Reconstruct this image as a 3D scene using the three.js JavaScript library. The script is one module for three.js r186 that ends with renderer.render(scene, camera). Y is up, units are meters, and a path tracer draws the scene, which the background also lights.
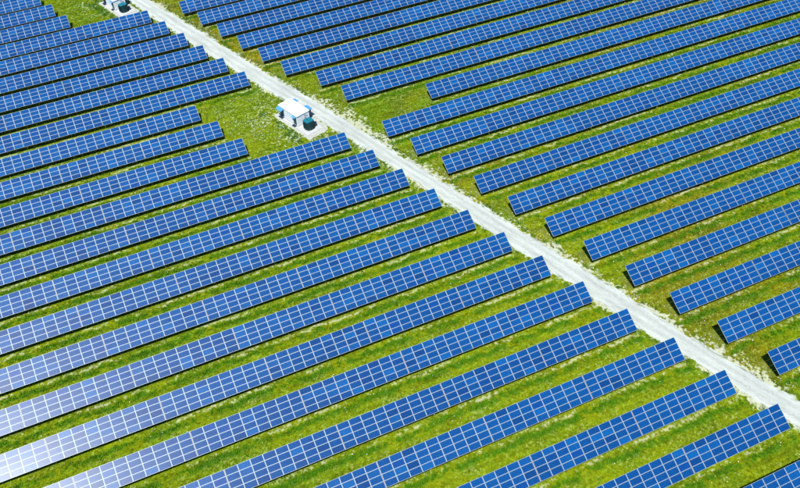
import * as THREE from 'three';
import { mergeGeometries } from 'three/addons/utils/BufferGeometryUtils.js';
import { RoundedBoxGeometry } from 'three/addons/geometries/RoundedBoxGeometry.js';
import { Sky } from 'three/addons/objects/Sky.js';

// ---------------------------------------------------------------- camera, sky, sun, exposure
const scene = new THREE.Scene();
const camera = new THREE.PerspectiveCamera(32.41, 1024 / 625, 1, 6000);
const CAM_H = 111.987;
{
  const right = new THREE.Vector3(0.910479, -0.049454, 0.410587);
  const up = new THREE.Vector3(0.314822, 0.726680, -0.610593);
  const back = new THREE.Vector3(-0.268169, 0.685194, 0.677196);
  camera.quaternion.setFromRotationMatrix(new THREE.Matrix4().makeBasis(right, up, back));
  camera.position.set(0, CAM_H, 0);
}
const SUN = new THREE.Vector3(-0.285, 1, 0.44).normalize();
const sky = new Sky();
sky.name = 'sky';
sky.scale.setScalar(4000);
Object.assign(sky.userData, { kind: 'structure', label: 'clear blue sky above the solar farm' });
sky.material.uniforms.sunPosition.value.copy(SUN);
sky.material.uniforms.turbidity.value = 2.5;
sky.material.uniforms.rayleigh.value = 1.2;
sky.material.uniforms.mieCoefficient.value = 0.004;
sky.material.uniforms.mieDirectionalG.value = 0.8;
sky.material.uniforms.cloudCoverage.value = 0;
scene.add(sky);
scene.environmentIntensity = 0.1;
const sun = new THREE.DirectionalLight(new THREE.Color(1.0, 0.985, 0.91), 5.0);
sun.name = 'sun';
sun.target.position.set(60, 0, -130);
sun.position.copy(sun.target.position).addScaledVector(SUN, 300);
sun.castShadow = true;
sun.shadow.mapSize.set(8192, 8192);
Object.assign(sun.shadow.camera, { left: -190, right: 190, top: 190, bottom: -190, near: 10, far: 700 });
scene.add(sun, sun.target);
const renderer = new THREE.WebGLRenderer({ antialias: true });
renderer.toneMapping = THREE.LinearToneMapping;
renderer.toneMappingExposure = 1.58;
renderer.shadowMap.enabled = true;

// ---------------------------------------------------------------- helpers
function rng(seed) {
  let a = seed | 0;
  return () => { a = (a + 0x6d2b79f5) | 0; let t = Math.imul(a ^ (a >>> 15), 1 | a); t = (t + Math.imul(t ^ (t >>> 7), 61 | t)) ^ t; return ((t ^ (t >>> 14)) >>> 0) / 4294967296; };
}
const PERM = new Uint8Array(512), VAL = new Float32Array(256);
{ const r = rng(7); const p = [...Array(256).keys()]; for (let i = 255; i > 0; i--) { const j = Math.floor(r() * (i + 1)); [p[i], p[j]] = [p[j], p[i]]; } for (let i = 0; i < 512; i++) PERM[i] = p[i & 255]; for (let i = 0; i < 256; i++) VAL[i] = r(); }
function vn(x, y) {                                        // value noise, 0..1
  const xi = Math.floor(x), yi = Math.floor(y), fx = x - xi, fy = y - yi;
  const u = fx * fx * (3 - 2 * fx), v = fy * fy * (3 - 2 * fy), X = xi & 255, Y = yi & 255;
  const A = PERM[X] + Y, B = PERM[(X + 1) & 255] + Y;
  const a = VAL[PERM[A & 511]], b = VAL[PERM[B & 511]], c = VAL[PERM[(A + 1) & 511]], d = VAL[PERM[(B + 1) & 511]];
  return (a + (b - a) * u) * (1 - v) + (c + (d - c) * u) * v;
}
const fbm = (x, y) => 0.5 * vn(x, y) + 0.28 * vn(x * 2.1 + 17, y * 2.1 + 5) + 0.22 * vn(x * 4.3 + 3, y * 4.3 + 41);
const clamp = (x, a = 0, b = 1) => Math.min(b, Math.max(a, x));
const step = (a, b, x) => { const t = clamp((x - a) / (b - a)); return t * t * (3 - 2 * t); };
const toS = (v) => { v = clamp(v); return Math.round(255 * (v <= 0.0031308 ? 12.92 * v : 1.055 * Math.pow(v, 1 / 2.4) - 0.055)); };
const S_LUT = new Uint8Array(4096); for (let i = 0; i < 4096; i++) S_LUT[i] = toS(i / 4095);
const s8 = (v) => S_LUT[v <= 0 ? 0 : v >= 1 ? 4095 : (v * 4095) | 0];
const taken = new Map();
function numbered(name) { const n = taken.get(name) ?? 0; taken.set(name, n + 1); return n ? `${name}_${String(n).padStart(3, '0')}` : name; }
function dataTex(w, h, fill, srgb = true) {
  const d = new Uint8Array(w * h * 4), c = [0, 0, 0];
  for (let j = 0; j < h; j++) for (let i = 0; i < w; i++) { fill(i, j, c); const o = (j * w + i) * 4; if (srgb) { d[o] = s8(c[0]); d[o + 1] = s8(c[1]); d[o + 2] = s8(c[2]); } else { d[o] = c[0] * 255; d[o + 1] = c[1] * 255; d[o + 2] = c[2] * 255; } d[o + 3] = 255; }
  const t = new THREE.DataTexture(d, w, h); t.magFilter = THREE.LinearFilter; t.minFilter = THREE.LinearMipmapLinearFilter; t.generateMipmaps = true; t.anisotropy = 8;
  t.wrapS = t.wrapT = THREE.RepeatWrapping; if (srgb) t.colorSpace = THREE.SRGBColorSpace; t.needsUpdate = true; return t;
}
function mesh(name, geometry, material, parent) {
  const m = new THREE.Mesh(geometry, material); m.name = name; m.castShadow = m.receiveShadow = true; if (parent) parent.add(m); return m;
}
function thing(name, label, category, group) {
  const g = new THREE.Group(); g.name = numbered(name); Object.assign(g.userData, { label, category }); if (group) g.userData.group = group; scene.add(g); return g;
}
function structure(name, geometry, material, label) {
  const m = mesh(numbered(name), geometry, material, scene); m.userData.kind = 'structure'; if (label) m.userData.label = label; return m;
}
const rgb = (r, g, b) => new THREE.Color().setRGB(r, g, b);

// ---------------------------------------------------------------- lie of the land
// z of the low edge and x of the end nearest the road, for each row of tables
const leftRows = {1:[79.46,-44.93],2:[76.63,-53.61],3:[73.70,-62.62],4:[70.63,-71.34],5:[67.61,-80.25],6:[64.61,-89.15],7:[61.57,-97.94],8:[58.50,-106.82],9:[55.50,-115.78],10:[52.44,-124.73],11:[49.55,-133.65],12:[46.44,-142.48],13:[25.41,-151.24],14:[22.36,-160.34],15:[19.29,-169.06],16:[33.96,-177.96],17:[31.01,-186.87],18:[27.96,-195.62],19:[25.09,-204.53],20:[22.04,-213.40],21:[19.04,-221.94],22:[-1.76,-230.71],23:[-4.61,-239.50],24:[-7.42,-248.52]};
const rightRows = {2:[85.00,-53.45],3:[82.16,-62.24],4:[79.23,-71.06],5:[76.27,-79.99],6:[73.29,-88.91],7:[70.33,-97.77],8:[67.19,-106.61],9:[64.28,-115.49],10:[61.29,-124.44],11:[58.23,-133.44],12:[55.34,-142.37],13:[70.45,-151.37],14:[52.43,-160.31],15:[49.27,-169.17],16:[43.18,-178.01],17:[40.05,-186.98],18:[37.06,-195.75],19:[34.00,-204.65],20:[30.98,-213.68],21:[27.91,-222.40]};
const ROW_Z = -35.82, ROW_PITCH = 8.877;
leftRows[0] = [82.3, -35.9]; leftRows[25] = [-10.3, -257.3]; leftRows[26] = [-13.2, -266.2];
const roadL = [[-340, -16], [-239.5, 16.5], [-218, 23], [-199.3, 29], [-181, 35.7], [-169.7, 39.6], [-152.5, 46.2], [-137.4, 51.1], [-128, 54.2], [-98.3, 63.4], [-87.8, 66.7], [-68.6, 73.3], [-59.3, 76.8], [-50, 79.7], [-46.5, 81], [20, 104]];
const roadR = [[-340, -11], [-237.4, 21.5], [-223.4, 26.3], [-211.5, 30.7], [-193.9, 36], [-177.9, 41.6], [-168.2, 45.1], [-156.3, 49.4], [-142.8, 53.5], [-131, 57.2], [-120.5, 60.9], [-103.4, 66.4], [-93.3, 70], [-81.9, 73.8], [-72.5, 76.6], [-62.4, 79.9], [-53.9, 83.2], [-48.5, 85.2], [20, 109]];
function along(t, z) { let i = 1; while (i < t.length - 1 && t[i][0] < z) i++; const [a, xa] = t[i - 1], [b, xb] = t[i]; return xa + (xb - xa) * (z - a) / (b - a); }
const roadLeft = (z) => (along(roadL, z - 6) + 2 * along(roadL, z) + along(roadL, z + 6)) / 4;
const roadRight = (z) => (along(roadR, z - 6) + 2 * along(roadR, z) + along(roadR, z + 6)) / 4;
const landHeight = (x, z) => 0.07 * (vn(x * 0.13 + 9, z * 0.13) - 0.5) + 0.05 * (vn(x * 0.4, z * 0.4 + 31) - 0.5);
const HUT = { x: 39.62, z: -160.99, turn: 0.317 }, HUT2 = { x: 12.0, z: -240.2, turn: 0.317 };
const hutLocal = (h, x, z) => { const dx = x - h.x, dz = z - h.z, s = Math.sin(h.turn), c = Math.cos(h.turn); return [c * dx - s * dz, s * dx + c * dz]; };

// what grows or lies at a place: linear colour into c, returns how grassy it is (0 bare .. 1 lush)
function landColour(x, z, c) {
  const xl = roadLeft(z), xr = roadRight(z), left = x < (xl + xr) / 2;
  const big = fbm(x * 0.035 + 3, z * 0.035 + 8), mid = fbm(x * 0.33 + 50, z * 0.33), fine = vn(x * 2.3, z * 2.3), grain = vn(x * 5.7 + 9, z * 5.7 + 2);
  const mown = vn(x * 0.12, z * 2.4 + 13) * 0.6 + vn(x * 0.3 + 20, z * 4.7) * 0.4;
  // meadow: yellow green, greener where the noise says so
  let g = clamp(0.55 * big + 0.75 * mid - 0.18 + 0.35 * (fine - 0.5));
  const dry = left ? 0 : step(0.42, 0.75, fbm(x * 0.05 + 71, z * 0.05 + 12)) * 0.7;
  let r0 = 0.175 - 0.115 * g + 0.02 * dry, g0 = 0.205 - 0.055 * g - 0.05 * dry, b0 = 0.003 + 0.002 * g + 0.003 * dry, lush = 0.35 + 0.4 * g;
  const m = 0.58 + 0.55 * mown + 0.6 * (grain - 0.5) + 0.35 * (fine - 0.5);
  r0 *= m; g0 *= m; b0 *= m;
  const straw = step(0.66, 0.8, 0.6 * grain + 0.25 * fine + 0.25 * mid) * 0.6;
  r0 += (0.27 - r0) * straw; g0 += (0.27 - g0) * straw; b0 += (0.08 - b0) * straw;
  // rows: bare pale drip line, then a lush strip in front of it
  const rows = left ? leftRows : rightRows;
  const k = Math.round((ROW_Z - z + 2.2) / ROW_PITCH);
  for (let q = k - 1; q <= k + 1; q++) {
    const row = rows[q]; if (!row) continue;
    if (left ? x > row[0] + 0.6 : x < row[0] - 0.6) continue;
    const d = z - row[1] + (vn(x * 0.5 + q * 7, q * 3.1) - 0.5) * 0.7 + (vn(x * 1.9, q * 9.7) - 0.5) * 0.5;
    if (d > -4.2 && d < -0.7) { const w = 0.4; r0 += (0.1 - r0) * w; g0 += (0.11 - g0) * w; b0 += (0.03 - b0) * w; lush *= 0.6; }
    const strip = step(0.3, 0.75, d) * (1 - step(1.1, 2.1, d)) * step(0.36, 0.54, 0.55 * mid + 0.45 * fine + 0.05);
    if (strip > 0) { const w = 0.85 * strip; r0 += (0.03 - r0) * w; g0 += (0.105 - g0) * w; b0 += (0.002 - b0) * w; lush += (1 - lush) * w; }
    const drip = step(-0.5, -0.1, d) * (1 - step(0.0, 0.4, d)) * step(0.5, 0.62, 0.35 * vn(x * 0.22 + 5, q * 5.5) + 0.35 * fine + 0.3 * grain);
    if (drip > 0) { const w = 0.8 * drip; r0 += (0.33 - r0) * w; g0 += (0.33 - g0) * w; b0 += (0.2 - b0) * w; lush *= 1 - w; }
  }
  // stony verge of the road and round the two huts
  const off = left ? xl - x : x - xr;
  let stony = 0;
  if (off < 7) {
    const broad = left ? 0 : Math.exp(-(((z + 153) / 14) ** 2)) + 0.25 * Math.exp(-(((z + 72) / 22) ** 2)), reach = left ? 1.3 : 1.5 + 3.2 * broad;
    stony = step(0, 0.16, 0.62 * fine + 0.38 * grain + 0.6 * (mid - 0.5) + 0.4 * (vn(x * 0.17, z * 0.17 + 60) - 0.5) - 0.31 - 0.42 * clamp(off / reach, 0, 1.6));
    const weedy = step(0.0, 0.5, off) * (1 - step(0.7, 1.8, off)) * step(0.5, 0.62, vn(x * 0.5 + z * 0.9, 3.3));
    if (weedy > 0) { const w = 0.7 * weedy; r0 += (0.035 - r0) * w; g0 += (0.085 - g0) * w; b0 += (0.006 - b0) * w; lush += (1 - lush) * w * 0.6; }
  }
  for (const h of [HUT, HUT2]) {
    const [lx, lz] = hutLocal(h, x, z);
    if (Math.abs(lx) < 14 && Math.abs(lz) < 20) {
      const e = Math.max(Math.abs(lx) - 3, Math.abs(lz - 2.5) - 7);
      stony = Math.max(stony, 0.8 * step(0.02, 0.12, fine * 0.55 + grain * 0.45 + 0.3 * (mid - 0.5) - 0.52 - 0.03 * Math.max(0, e)));
      const deep = step(0.1, 0.8, e) * (1 - step(2.0, 3.6, e)) * (h === HUT ? step(0.4, 0.55, mid) : step(0.25, 0.4, mid)) * (lx < 0 ? 1 : 0);
      if (deep > 0) { const w = 0.8 * deep; r0 += (0.03 - r0) * w; g0 += (0.09 - g0) * w; b0 += (0.006 - b0) * w; lush += (1 - lush) * w; }
    }
  }
  if (stony > 0) { const w = 0.9 * stony, t = 0.8 + 0.4 * grain; r0 += (0.36 * t - r0) * w; g0 += (0.36 * t - g0) * w; b0 += (0.25 * t - b0) * w; lush *= 1 - w; }
  c[0] = r0; c[1] = g0; c[2] = b0;
  return lush;
}

// ---------------------------------------------------------------- ground and road
const LAND = { x0: -70, x1: 200, z0: -290, z1: -15 };
{
  const far = new THREE.PlaneGeometry(9000, 9000); far.rotateX(-Math.PI / 2);
  const uv = far.attributes.uv; for (let i = 0; i < uv.count; i++) uv.setXY(i, uv.getX(i) * 300, uv.getY(i) * 300);
  const ft = dataTex(512, 512, (i, j, c) => {
    const u = i / 512 * Math.PI * 2, v = j / 512 * Math.PI * 2, n = fbm(Math.cos(u) * 6 + 20 + Math.cos(v) * 5, Math.sin(u) * 6 + 20 + Math.sin(v) * 5), f = vn(i * 0.4, j * 0.4);
    c[0] = 0.07 + 0.07 * n + 0.03 * f; c[1] = 0.11 + 0.07 * n + 0.03 * f; c[2] = 0.008;
  });
  const o = structure('surrounding_ground', far, new THREE.MeshStandardMaterial({ map: ft, roughness: 1 }), 'grassland around the solar farm'); o.position.y = -0.35;

  const nx = 270, nz = 275, g = new THREE.PlaneGeometry(LAND.x1 - LAND.x0, LAND.z1 - LAND.z0, nx, nz); g.rotateX(-Math.PI / 2);
  g.translate((LAND.x0 + LAND.x1) / 2, 0, (LAND.z0 + LAND.z1) / 2);
  const p = g.attributes.position; for (let i = 0; i < p.count; i++) p.setY(i, landHeight(p.getX(i), p.getZ(i)));
  g.computeVertexNormals();
  const N = 2048;
  const map = dataTex(N, N, (i, j, c) => { landColour(LAND.x0 + (i + 0.5) / N * (LAND.x1 - LAND.x0), LAND.z1 - (j + 0.5) / N * (LAND.z1 - LAND.z0), c); });
  map.wrapS = map.wrapT = THREE.ClampToEdgeWrapping;
  structure('ground', g, new THREE.MeshPhysicalMaterial({ map, roughness: 1, specularIntensity: 0.1 }), 'mown yellow green meadow with lush strips in front of the solar rows');
}
{
  // gravel road: ragged edges, two worn wheel tracks
  const pos = [], uv = [], idx = [], A = 14, dz = 0.35, z0 = -300, z1 = -10, n = Math.round((z1 - z0) / dz);
  for (let k = 0; k <= n; k++) {
    const z = z0 + k * dz;
    const xl = roadLeft(z) - 0.1 + (vn(z * 0.45, 1.5) - 0.5) * 0.9 + (vn(z * 1.7, 8.5) - 0.5) * 0.7;
    const xr = roadRight(z) + 0.1 + (vn(z * 0.45, 21.5) - 0.5) * 0.9 + (vn(z * 1.7, 28.5) - 0.5) * 0.8;
    for (let a = 0; a <= A; a++) {
      const t = a / A, x = xl + (xr - xl) * t, crown = 0.05 * Math.sin(Math.PI * t) - 0.02 * (Math.exp(-(((t - 0.3) / 0.07) ** 2)) + Math.exp(-(((t - 0.7) / 0.07) ** 2)));
      pos.push(x, landHeight(x, z) + 0.025 + crown, z);
      const b = (x - roadLeft(z)) / (roadRight(z) - roadLeft(z)); uv.push(0.1 + 0.8 * b, (z - z0) / (z1 - z0));
    }
  }
  for (let k = 0; k < n; k++) for (let a = 0; a < A; a++) { const i = k * (A + 1) + a, j = i + A + 1; idx.push(i, j, i + 1, i + 1, j, j + 1); }
  const g = new THREE.BufferGeometry();
  g.setAttribute('position', new THREE.Float32BufferAttribute(pos, 3)); g.setAttribute('uv', new THREE.Float32BufferAttribute(uv, 2)); g.setIndex(idx); g.computeVertexNormals();
  const map = dataTex(256, 2048, (i, j, c) => {
    const u = i / 256, s = j / 2048 * 290, wob = (vn(s * 0.06, 4.4) - 0.5) * 0.06;
    const b = (u - 0.1) / 0.8 + wob;
    const rut = Math.exp(-(((b - 0.3) / 0.11) ** 2)) + Math.exp(-(((b - 0.68) / 0.11) ** 2));
    const patch = fbm(b * 3, s * 0.22), f = vn(b * 40, s * 5.5), st = vn(b * 22 + 7, s * 0.5), gr = vn(b * 70, s * 7);
    let v = 0.365 + 0.16 * (patch - 0.5) + 0.06 * (f - 0.5) + 0.05 * (st - 0.5) + 0.08 * (gr - 0.5) - 0.07 * rut * (0.3 + patch);
    const edge = step(0.36, 0.5, Math.abs(b - 0.5)), weed = edge * step(0.55, 0.7, 0.6 * vn(b * 14, s * 1.3) + 0.4 * f);
    c[0] = v * 0.975; c[1] = v * 1.03; c[2] = v * 0.92;
    if (weed > 0) { c[0] += (0.09 - c[0]) * weed * 0.8; c[1] += (0.12 - c[1]) * weed * 0.8; c[2] += (0.02 - c[2]) * weed * 0.8; }
  });
  map.wrapS = map.wrapT = THREE.ClampToEdgeWrapping;
  structure('gravel_road', g, new THREE.MeshStandardMaterial({ map, roughness: 0.95 }), 'pale gravel access road running diagonally between the solar rows');
}

// ---------------------------------------------------------------- solar tables
const TILT = THREE.MathUtils.degToRad(30), LOW = 1.3, MW = 1.962, MH = 0.992, STEP_X = 1.982, STEP_V = 1.012, COLS = 9, TIERS = 4;
const TABLE = COLS * STEP_X, TABLE_PITCH = TABLE + 0.057;
function panelGeometry() {
  // aluminium frame (material 0) with the glass laminate set 4 mm into it (material 1)
  const P = [], U = [], I = [], quad = (a, b, c, d, uv) => { const o = P.length / 3; for (const v of [a, b, c, d]) P.push(...v); U.push(...(uv ?? [0, 0, 1, 0, 1, 1, 0, 1])); I.push(o, o + 1, o + 2, o, o + 2, o + 3); };
  const x = MW / 2, f = 0.027, t = 0.04, r = 0.004;
  const O = [[-x, 0], [x, 0], [x, -MH], [-x, -MH]], N = [[-x + f, -f], [x - f, -f], [x - f, -MH + f], [-x + f, -MH + f]];
  for (let i = 0; i < 4; i++) {
    const j = (i + 1) % 4, a = O[i], b = O[j], c = N[j], d = N[i];
    quad([a[0], 0, a[1]], [b[0], 0, b[1]], [c[0], 0, c[1]], [d[0], 0, d[1]]);
    quad([a[0], -t, a[1]], [b[0], -t, b[1]], [b[0], 0, b[1]], [a[0], 0, a[1]]);
    quad([d[0], 0, d[1]], [c[0], 0, c[1]], [c[0], -r, c[1]], [d[0], -r, d[1]]);
  }
  quad([-x, -t, -MH], [x, -t, -MH], [x, -t, 0], [-x, -t, 0]);
  const n0 = I.length;
  quad([N[0][0], -r, N[0][1]], [N[1][0], -r, N[1][1]], [N[2][0], -r, N[2][1]], [N[3][0], -r, N[3][1]]);
  const g = new THREE.BufferGeometry();
  g.setAttribute('position', new THREE.Float32BufferAttribute(P, 3)); g.setAttribute('uv', new THREE.Float32BufferAttribute(U, 2)); g.setIndex(I); g.computeVertexNormals();
  g.addGroup(0, n0, 0); g.addGroup(n0, I.length - n0, 1);
  return g;
}
const panelShape = panelGeometry();
const aluminium = new THREE.MeshStandardMaterial({ color: rgb(0.27, 0.31, 0.32), roughness: 0.5, metalness: 0.3 });
const galvanised = new THREE.MeshStandardMaterial({ color: rgb(0.3, 0.31, 0.32), roughness: 0.55, metalness: 0.5 });
// laminate: 12 x 6 polycrystalline cells on a white backsheet that shows as a margin, wider at the short sides
function laminate(seed, r, g, b) {
  const q = rng(seed), cell = Array.from({ length: 72 }, () => 0.86 + 0.28 * q());
  return dataTex(384, 192, (i, j, c) => {
    const X = i / 384 * (MW - 0.054), Y = j / 192 * (MH - 0.054), mx = 0.03, my = 0.012;
    const cx = (X - mx) / (MW - 0.054 - 2 * mx) * 12, cy = (Y - my) / (MH - 0.054 - 2 * my) * 6;
    if (cx < 0 || cy < 0 || cx >= 12 || cy >= 6) { c[0] = 0.2; c[1] = 0.235; c[2] = 0.28; return; }
    const fx = cx % 1, fy = cy % 1, k = cell[Math.floor(cy) * 12 + Math.floor(cx)] * (0.82 + 0.36 * vn(i * 0.22 + seed * 9, j * 0.22));
    const bus = Math.abs(fy - 0.3) < 0.02 || Math.abs(fy - 0.7) < 0.02, gap = Math.min(fx, 1 - fx) < 0.015 || Math.min(fy, 1 - fy) < 0.015;
    if (gap) { c[0] = 0.02; c[1] = 0.08; c[2] = 0.22; return; }
    c[0] = r * k + (bus ? 0.02 : 0); c[1] = g * k + (bus ? 0.04 : 0); c[2] = b * k + (bus ? 0.04 : 0);
  });
}
const glass = [[0.0008, 0.041, 0.152, 0.285], [0.0008, 0.036, 0.138, 0.28], [0.0008, 0.031, 0.126, 0.29], [0.001, 0.047, 0.166, 0.295], [0.0008, 0.027, 0.112, 0.28], [0.001, 0.056, 0.188, 0.29], [0.0008, 0.034, 0.154, 0.285]]
  .map(([r, g, b, rough], i) => new THREE.MeshPhysicalMaterial({ map: laminate(i + 1, r, g, b), roughness: rough, ior: 1.5, specularIntensity: 0.23, metalness: 0 }));
const panelLooks = glass.map((m) => [aluminium, m]);
const purlinShape = new THREE.BoxGeometry(TABLE - 0.1, 0.06, 0.05), rafterShape = new THREE.BoxGeometry(0.07, 0.09, 3.5), postShape = new THREE.BoxGeometry(0.09, 1, 0.06);

const tan = new THREE.MeshStandardMaterial({ color: rgb(0.2, 0.11, 0.06), roughness: 0.7 }), stripShape = new THREE.BoxGeometry(0.05, 0.03, 4.03);
const ORD = ['first', 'second', 'third', 'fourth', 'fifth', 'sixth', 'seventh', 'eighth', 'ninth', 'tenth', 'eleventh', 'twelfth', 'thirteenth', 'fourteenth', 'fifteenth', 'sixteenth', 'seventeenth', 'eighteenth', 'nineteenth', 'twentieth', 'twenty-first', 'twenty-second', 'twenty-third', 'twenty-fourth', 'twenty-fifth', 'twenty-sixth', 'twenty-seventh'];
camera.updateMatrixWorld(true); camera.updateProjectionMatrix();
const inView = (x0, x1, z, m = 0) => {
  let a = 9, b = -9, c = 9, d = -9;
  for (const x of [x0, x1]) for (const [y, q] of [[LOW, z], [LOW + 2, z - 3.5]]) { const v = new THREE.Vector3(x, y, q).project(camera); a = Math.min(a, v.x); b = Math.max(b, v.x); c = Math.min(c, v.y); d = Math.max(d, v.y); }
  return b > -1.0 - m && a < 1.0 + m && d > -1.01 - m && c < 1.0 + m;
};
const pick = rng(99);
let tables = 0;
function solarTable(cx, z, label, strip) {
  const t = thing('solar_table', label, 'solar table', 'solar tables in long parallel rows');
  t.position.set(cx, 0, z); tables++;
  const tilt = TILT + (pick() - 0.5) * 0.008, s = Math.sin(tilt), c = Math.cos(tilt), low = LOW + (pick() - 0.5) * 0.04, lean = (pick() - 0.5) * 0.002;
  const batch = pick();                                   // tables come from deliveries of slightly different tone
  for (let j = 0; j < TIERS; j++) for (let i = 0; i < COLS; i++) {
    const q = pick(), look = q < 0.52 ? (batch < 0.5 ? 0 : 1) : q < 0.74 ? (batch < 0.5 ? 1 : 2) : q < 0.84 ? 3 : q < 0.91 ? 4 : q < 0.96 ? 5 : 6;
    const m = mesh('solar_panel', panelShape, panelLooks[look], t), v = j * STEP_V;
    m.position.set((i - (COLS - 1) / 2) * STEP_X, low + v * s + (i - 4) * STEP_X * lean, -v * c);
    m.rotation.set(tilt + (pick() - 0.5) * 0.006, 0, lean + (pick() - 0.5) * 0.004);
  }
  if (strip) { const m = mesh('joint_strip', stripShape, tan, t); m.position.set(-TABLE / 2 - 0.029, low + 2.014 * s - 0.008, -2.014 * c); m.rotation.x = tilt; m.userData.label = 'tan strip closing the gap to the next table'; }
  for (const v of [0.45, 1.5, 2.5, 3.55]) { const m = mesh('purlin', purlinShape, galvanised, t); m.position.set(0, low + v * s - 0.085 * c, -v * c - 0.085 * s); m.rotation.x = tilt; }
  for (const x of [-7, -2.34, 2.34, 7]) {
    const m = mesh('rafter', rafterShape, galvanised, t); m.position.set(x, low + 2.0 * s - 0.165 * c, -2.0 * c - 0.165 * s); m.rotation.x = tilt;
    for (const v of [0.85, 3.15]) { const h = low + v * s - 0.22 * c + 0.25, p = mesh('post', postShape, galvanised, t); p.scale.y = h; p.position.set(x, h / 2 - 0.25, -v * c - 0.2 * s); }
  }
}
for (const [side, rows, dir] of [['left', leftRows, -1], ['right', rightRows, 1]]) {
  const keys = Object.keys(rows).map(Number).sort((a, b) => a - b);
  let nth = 0;
  for (const k of keys) {
    const [end, z] = rows[k];
    let shown = 0;
    const ends = (i) => { const xa = end + dir * i * TABLE_PITCH, xb = xa + dir * TABLE; return [Math.min(xa, xb), Math.max(xa, xb)]; };
    if (![...Array(16).keys()].some((i) => inView(...ends(i), z))) continue;
    for (let i = 0; i < 16; i++) {
      const [xa, xb] = ends(i);
      if (!inView(xa, xb, z, 0.16)) continue;
      shown++;
      solarTable((xa + xb) / 2, z, `blue solar table ${side} of the road, ${ORD[nth]} row from the bottom, ${ORD[i]} from road`, (side === 'left' && k < 16) || ((k === 14 || k === 15 || k === 17) && i > 0));
    }
    if (shown) nth++;
  }
}
console.log('tables', tables);

// ---------------------------------------------------------------- transformer huts
const white = new THREE.MeshStandardMaterial({ color: rgb(0.62, 0.64, 0.64), roughness: 0.6 });
const whiteRoof = new THREE.MeshStandardMaterial({ color: rgb(0.7, 0.71, 0.71), roughness: 0.65 });
const skyBlue = new THREE.MeshStandardMaterial({ color: rgb(0.06, 0.22, 0.42), roughness: 0.5 });
const doorPaint = new THREE.MeshStandardMaterial({ color: rgb(0.012, 0.06, 0.06), roughness: 0.6 });
const navy = new THREE.MeshStandardMaterial({ color: rgb(0.006, 0.02, 0.045), roughness: 0.55 });
const tealDark = new THREE.MeshStandardMaterial({ color: rgb(0.004, 0.03, 0.035), roughness: 0.5 });
const tealLid = new THREE.MeshStandardMaterial({ color: rgb(0.006, 0.13, 0.17), roughness: 0.45 });
const steel = new THREE.MeshStandardMaterial({ color: rgb(0.25, 0.26, 0.27), roughness: 0.4, metalness: 0.8 });
const stain = (seed, base, w, h) => dataTex(256, 256, (i, j, c) => { const n = fbm(i * 0.03 + seed, j * 0.03), f = vn(i * 0.35, j * 0.35 + seed), v = base * (0.86 + 0.2 * n + 0.1 * (f - 0.5)); c[0] = v; c[1] = v * 1.01; c[2] = v * 0.96; });
const concrete = new THREE.MeshStandardMaterial({ map: stain(3, 0.38), roughness: 0.9 });
const chippings = new THREE.MeshStandardMaterial({ map: dataTex(256, 256, (i, j, c) => { const n = fbm(i * 0.06 + 9, j * 0.06), f = vn(i * 0.7, j * 0.7), v = 0.22 + 0.18 * n + 0.2 * (f - 0.5); c[0] = v * 1.02; c[1] = v * 1.03; c[2] = v * 0.88; }), roughness: 1 });
const box = (w, h, d, r = 0.02) => new RoundedBoxGeometry(w, h, d, 1, r);
function put(m, x, y, z, rx = 0, ry = 0, rz = 0) { m.position.set(x, y, z); m.rotation.set(rx, ry, rz); return m; }

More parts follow.
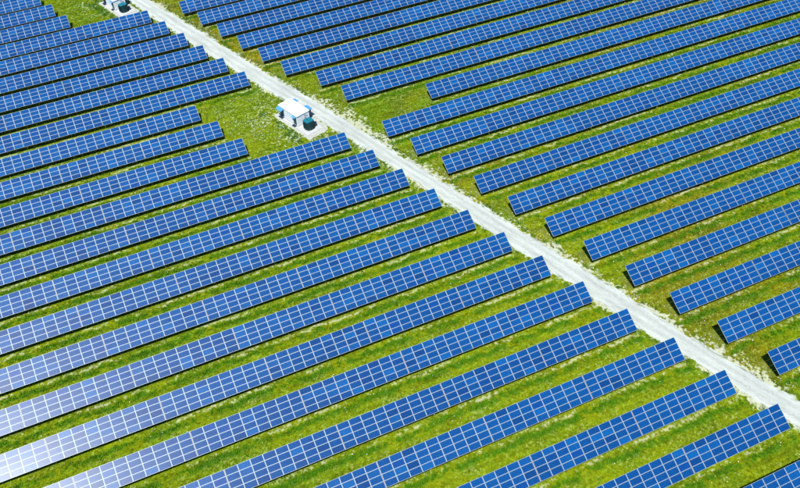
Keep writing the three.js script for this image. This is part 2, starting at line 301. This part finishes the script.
function hutSite(at, hutLabel, tankLabel) {
  const s = Math.sin(at.turn), c = Math.cos(at.turn), world = (lx, lz) => [at.x + c * lx + s * lz, at.z - s * lx + c * lz];
  // chippings apron with an uneven outline, then the concrete slab
  {
    const sh = new THREE.Shape(), pts = [], R = rng(at.x * 10 | 0), w = 3.05, z0 = -4.6, z1 = 9.3;
    const corner = (cx, cz, r, a0) => { for (let i = 0; i <= 6; i++) { const a = a0 + i / 6 * Math.PI / 2; pts.push([cx + r * Math.cos(a), cz + r * Math.sin(a)]); } };
    const line = (x0, y0, x1, y1) => { const n = Math.ceil(Math.hypot(x1 - x0, y1 - y0) / 0.35); for (let i = 1; i < n; i++) pts.push([x0 + (x1 - x0) * i / n + (R() - 0.5) * 0.3, y0 + (y1 - y0) * i / n + (R() - 0.5) * 0.3]); };
    corner(w - 1.4, z1 - 1.4, 1.4, 0); line(w - 1.4, z1, -w + 0.3, z1); corner(-w + 0.3, z1 - 0.3, 0.3, Math.PI / 2); line(-w, z1, -w, z0 + 0.8); corner(-w + 0.8, z0 + 0.8, 0.8, Math.PI); line(-w + 0.8, z0, w - 0.8, z0); corner(w - 0.8, z0 + 0.8, 0.8, 1.5 * Math.PI); line(w, z0 + 0.8, w, z1 - 1.4);
    pts.forEach(([x, y], i) => (i ? sh.lineTo(x, -y) : sh.moveTo(x, -y)));
    const g = new THREE.ExtrudeGeometry(sh, { depth: 0.14, bevelEnabled: false }); g.rotateX(-Math.PI / 2);
    const uv = g.attributes.uv; for (let i = 0; i < uv.count; i++) uv.setXY(i, uv.getX(i) / 6, uv.getY(i) / 6);
    const m = structure('chippings_apron', g, chippings, 'pale chippings spread round the hut slab'); m.position.set(at.x, -0.06, at.z); m.rotation.y = at.turn;
    const slab = structure('concrete_slab', box(4.5, 0.3, 12.0, 0.03), concrete, 'concrete slab under hut and transformer'); const [sx, sz] = world(-0.1, 1.85); slab.position.set(sx, 0.06, sz); slab.rotation.y = at.turn;
  }
  const Y = 0.21;
  const h = thing('transformer_hut', hutLabel, 'hut', 'white huts beside the road'); h.position.set(at.x, Y, at.z); h.rotation.y = at.turn;
  mesh('plinth', new THREE.BoxGeometry(3.64, 0.22, 7.04), concrete, h).position.y = 0.11;
  mesh('wall', box(3.5, 2.5, 6.9, 0.03), white, h).position.y = 1.47;
  const roof = mesh('roof', box(3.76, 0.16, 7.2, 0.04), whiteRoof, h); roof.position.y = 2.8;
  for (const z of [-2.4, 0, 2.4]) put(mesh('roof_seam', new THREE.BoxGeometry(3.6, 0.03, 0.05), whiteRoof, roof), 0, 0.092, z);
  for (const [x, z] of [[1.3, 3.1], [-1.3, -3.1], [1.3, -3.1]]) put(mesh('lifting_eye', new THREE.CylinderGeometry(0.07, 0.09, 0.12, 8), steel, roof), x, 0.13, z);
  const door = (side, z, w, ajar) => {
    const d = mesh('door', box(0.06, 2.1, w, 0.015), doorPaint, h); put(d, side * 1.765, 1.3, z);
    put(mesh('handle', new THREE.BoxGeometry(0.05, 0.2, 0.05), steel, d), side * 0.05, -0.05, w * 0.36);
    for (const y of [0.72, 0.58, 0.44]) put(mesh('louvre', new THREE.BoxGeometry(0.05, 0.06, w * 0.6), steel, d), side * 0.035, y, 0, 0, 0, side * 0.5);
    const st = mesh('step', box(0.6, 0.16, w * 0.95, 0.02), navy, h); put(st, side * 2.15, 0.08, z);
  };
  const hood = (side, z, w, reach) => {
    const k = mesh('canopy', box(reach, 0.06, w, 0.02), skyBlue, h); put(k, side * (1.76 + reach / 2), (side > 0 ? 2.6 : 2.5) - reach * 0.1, z, 0, 0, -side * (side > 0 ? 0.16 : 0.26));
    for (const e of [-1, 1]) put(mesh('bracket', new THREE.BoxGeometry(reach * 0.8, 0.05, 0.04), steel, k), -side * 0.05, -0.06, e * (w / 2 - 0.08));
  };
  door(-1, -2.5, 1.5); hood(-1, -2.5, 2.1, 1.0);
  door(-1, 2.55, 1.15); hood(-1, 2.6, 1.35, 0.55);
  door(1, -2.5, 1.5); hood(1, -2.6, 1.5, 1.1);
  door(1, 2.0, 1.3); hood(1, 1.9, 2.2, 1.45);
  const leaf = mesh('open_door_leaf', box(1.05, 2.1, 0.06, 0.015), navy, h); put(leaf, 2.36, 1.3, 2.72, 0, 0.12, 0);
  put(mesh('handle', new THREE.BoxGeometry(0.05, 0.2, 0.06), steel, leaf), 0.4, 0, 0.05);
  for (const [x, y] of [[0.55, 1.55], [0.55, 2.1], [1.05, 1.8]]) {
    const v = mesh('vent', box(0.34, 0.3, 0.06, 0.015), aluminium, h); put(v, x, y, 3.475);
    for (const q of [-0.08, 0, 0.08]) put(mesh('vent_slat', new THREE.BoxGeometry(0.28, 0.03, 0.04), steel, v), 0, q, 0.03, 0.5);
  }
  // oil transformer with cooling fins, standing on the slab in front of the end wall
  const [tx, tz] = world(-0.25, 5.75);
  const t = thing('transformer', tankLabel, 'transformer', 'dark teal transformers beside the huts'); t.position.set(tx, Y, tz); t.scale.setScalar(1.18); t.rotation.y = at.turn;
  const body = new THREE.CylinderGeometry(0.98, 1.0, 1.6, 8); body.rotateY(Math.PI / 8);
  mesh('tank', body, tealDark, t)  .position.y = 0.9;
  mesh('skid', box(1.5, 0.1, 1.5, 0.02), navy, t).position.y = 0.05;
  for (let i = 0; i < 20; i++) { const a = i / 20 * Math.PI * 2; put(mesh('cooling_fin', new THREE.BoxGeometry(0.16, 1.2, 0.03), tealDark, t), Math.cos(a) * 1.04, 0.9, Math.sin(a) * 1.04, 0, -a, 0); }
  const rim = new THREE.CylinderGeometry(1.05, 1.05, 0.06, 8); rim.rotateY(Math.PI / 8); mesh('rim', rim, tealDark, t).position.y = 1.74;
  for (const x of [-0.44, 0.44]) { const l = mesh('lid', box(0.78, 0.12, 1.5, 0.03), tealLid, t); put(l, x, 1.83, 0); put(mesh('handle', new THREE.BoxGeometry(0.3, 0.05, 0.05), steel, l), 0, 0.085, 0.4); }
  put(mesh('cable_box', box(0.5, 0.9, 0.5, 0.03), navy, t), 1.3, 0.45, 0.25);
}
hutSite(HUT, 'white hut with blue canopies beside the road, whole roof in view', 'dark teal transformer with two lids in front of the fully visible hut');
hutSite(HUT2, 'white hut at the top edge of the picture, mostly cut off', 'dark teal transformer by the cut off hut at the top edge');

// ---------------------------------------------------------------- grass, flowers, stones
function onBare(x, z) {
  const r = x > roadLeft(z) - 0.35 && x < roadRight(z) + 0.35;
  if (r) return true;
  for (const h of [HUT, HUT2]) { const [lx, lz] = hutLocal(h, x, z); if (Math.abs(lx) < 3.1 && lz > -4.7 && lz < 9.4) return true; }
  return false;
}
function hiddenByPanels(x, z) {
  const left = x < (roadLeft(z) + roadRight(z)) / 2, rows = left ? leftRows : rightRows, k = Math.round((ROW_Z - z - 1.8) / ROW_PITCH);
  for (let q = k - 1; q <= k + 1; q++) { const r = rows[q]; if (!r) continue; const d = z - r[1]; if ((left ? x < r[0] - 0.6 : x > r[0] + 0.6) && d < -2.2 && d > -4.4) return true; }
  return false;
}
const V = new THREE.Vector3();
const seen = (x, z, m = 1.14) => { V.set(x, 0, z).project(camera); return Math.abs(V.x) < m && Math.abs(V.y) < m; };
function bladeTuft(seed, blades, h, spread) {
  const q = rng(seed), P = [], I = [];
  for (let i = 0; i < blades; i++) {
    const a = q() * 6.283, r = Math.sqrt(q()) * spread, x = Math.cos(a) * r, z = Math.sin(a) * r, b = q() * 6.283, w = 0.018 + 0.02 * q(), H = h * (0.55 + 0.6 * q()), l = 0.35 + 0.5 * q(), o = P.length / 3;
    const dx = Math.cos(b), dz = Math.sin(b);
    P.push(x - dz * w, -0.03, z + dx * w, x + dz * w, -0.03, z - dx * w, x + dx * H * l * 0.4 + dz * w * 0.8, H * 0.65, z + dz * H * l * 0.4 - dx * w * 0.8, x + dx * H * l, H * 0.9, z + dz * H * l);
    I.push(o, o + 1, o + 2, o, o + 2, o + 3);
  }
  const g = new THREE.BufferGeometry(); g.setAttribute('position', new THREE.Float32BufferAttribute(P, 3)); g.setIndex(I); g.computeVertexNormals(); return g;
}
{
  const q = rng(2024), c = [0, 0, 0], lists = [[], [], []], col = new THREE.Color(), M = new THREE.Matrix4(), E = new THREE.Euler(), Q = new THREE.Quaternion(), S = new THREE.Vector3(), T = new THREE.Vector3();
  const AREA = (LAND.x1 - LAND.x0) * (LAND.z1 - LAND.z0), TRIES = Math.round(AREA * 14);
  for (let i = 0; i < TRIES; i++) {
    const x = LAND.x0 + q() * (LAND.x1 - LAND.x0), z = LAND.z0 + q() * (LAND.z1 - LAND.z0), w = q(), k = q();
    if (!seen(x, z) || onBare(x, z) || hiddenByPanels(x, z)) continue;
    const lush = landColour(x, z, c);
    if (w > 0.25 + 0.75 * lush) continue;
    const tone = 1.05 + 0.75 * q(), warm = (q() - 0.5) * 0.25;
    lists[k < 0.45 ? 0 : k < 0.8 ? 1 : 2].push([x, z, 0.55 + 0.85 * lush * (0.5 + q()), c[0] * tone * (1 + warm), c[1] * tone, c[2] * tone, q() * 6.283]);
  }
  const kinds = [['short_grass', 10, 0.14, 0.22, 'short yellow green grass over the whole meadow'], ['mid_grass', 9, 0.22, 0.2, 'ankle high grass scattered over the meadow'], ['tall_grass', 9, 0.34, 0.18, 'taller grass blades scattered over the meadow']];
  kinds.forEach(([name, n, h, sp, label], k) => {
    const L = lists[k], m = new THREE.InstancedMesh(bladeTuft(k + 5, n, h, sp), new THREE.MeshPhysicalMaterial({ color: 0xffffff, roughness: 0.9, specularIntensity: 0.15, side: THREE.DoubleSide }), L.length);
    m.name = name; Object.assign(m.userData, { kind: 'stuff', label, category: 'grass' }); m.castShadow = m.receiveShadow = true;
    L.forEach(([x, z, s, r, g, b, a], i) => { E.set(0, a, 0); M.compose(T.set(x, landHeight(x, z), z), Q.setFromEuler(E), S.set(s, s, s)); m.setMatrixAt(i, M); m.setColorAt(i, col.setRGB(clamp(r), clamp(g), clamp(b))); });
    scene.add(m); console.log(name, L.length);
  });
  // white flowers in drifts, loose pale stones by the road
  const fl = new THREE.CircleGeometry(0.05, 5); fl.rotateX(-Math.PI / 2 + 0.3); fl.translate(0, 0.24, 0);
  const flowers = [], stones = [];
  for (let i = 0; i < 900000; i++) {
    const x = LAND.x0 + q() * (LAND.x1 - LAND.x0), z = LAND.z0 + q() * (LAND.z1 - LAND.z0), w = q(), s = q();
    if (!seen(x, z) || onBare(x, z) || hiddenByPanels(x, z)) continue;
    const xl = roadLeft(z), xr = roadRight(z), off = x < (xl + xr) / 2 ? xl - x : x - xr, [lx, lz] = hutLocal(HUT, x, z);
    const near = Math.exp(-(((lx + 6) / 7) ** 2) - (((lz + 4) / 12) ** 2)), drift = step(0.55, 0.72, fbm(x * 0.16 + 90, z * 0.16));
    if (w < 0.035 * drift + 0.6 * near * step(0.4, 0.6, vn(x * 0.6, z * 0.6 + 77))) flowers.push([x, z, 0.7 + s]);
    else if (off < 3.2 && w < 0.75 * Math.exp(-off / (x < xl ? 0.9 : 1.5)) * step(0.3, 0.6, vn(x * 0.4 + 5, z * 0.4))) stones.push([x, z, 0.5 + s * 1.3]);
  }
  const fm = new THREE.InstancedMesh(fl, new THREE.MeshStandardMaterial({ color: rgb(0.6, 0.6, 0.5), roughness: 0.8, side: THREE.DoubleSide }), flowers.length);
  fm.name = 'white_flowers'; Object.assign(fm.userData, { kind: 'stuff', label: 'small white meadow flowers in loose drifts', category: 'flowers' });
  flowers.forEach(([x, z, s], i) => { M.compose(T.set(x, landHeight(x, z), z), Q.setFromEuler(E.set(0, x * 7, 0)), S.set(s, s, s)); fm.setMatrixAt(i, M); }); scene.add(fm);
  const sg = new THREE.IcosahedronGeometry(0.08, 0); { const p = sg.attributes.position; for (let i = 0; i < p.count; i++) p.setY(i, p.getY(i) * 0.6); sg.computeVertexNormals(); }
  const sm = new THREE.InstancedMesh(sg, new THREE.MeshStandardMaterial({ color: 0xffffff, roughness: 0.95 }), stones.length);
  sm.name = 'loose_stones'; Object.assign(sm.userData, { kind: 'stuff', label: 'pale loose stones along both road edges', category: 'stones' });
  stones.forEach(([x, z, s], i) => { M.compose(T.set(x, landHeight(x, z) + 0.02, z), Q.setFromEuler(E.set(0, x * 9, 0)), S.set(s, s, s)); sm.setMatrixAt(i, M); const v = 0.26 + 0.16 * ((i * 0.618) % 1); sm.setColorAt(i, col.setRGB(v, v, v * 0.88)); }); scene.add(sm);
  for (const m of [fm, sm]) m.castShadow = m.receiveShadow = true;
  console.log('flowers', flowers.length, 'stones', stones.length);
}

renderer.render(scene, camera);
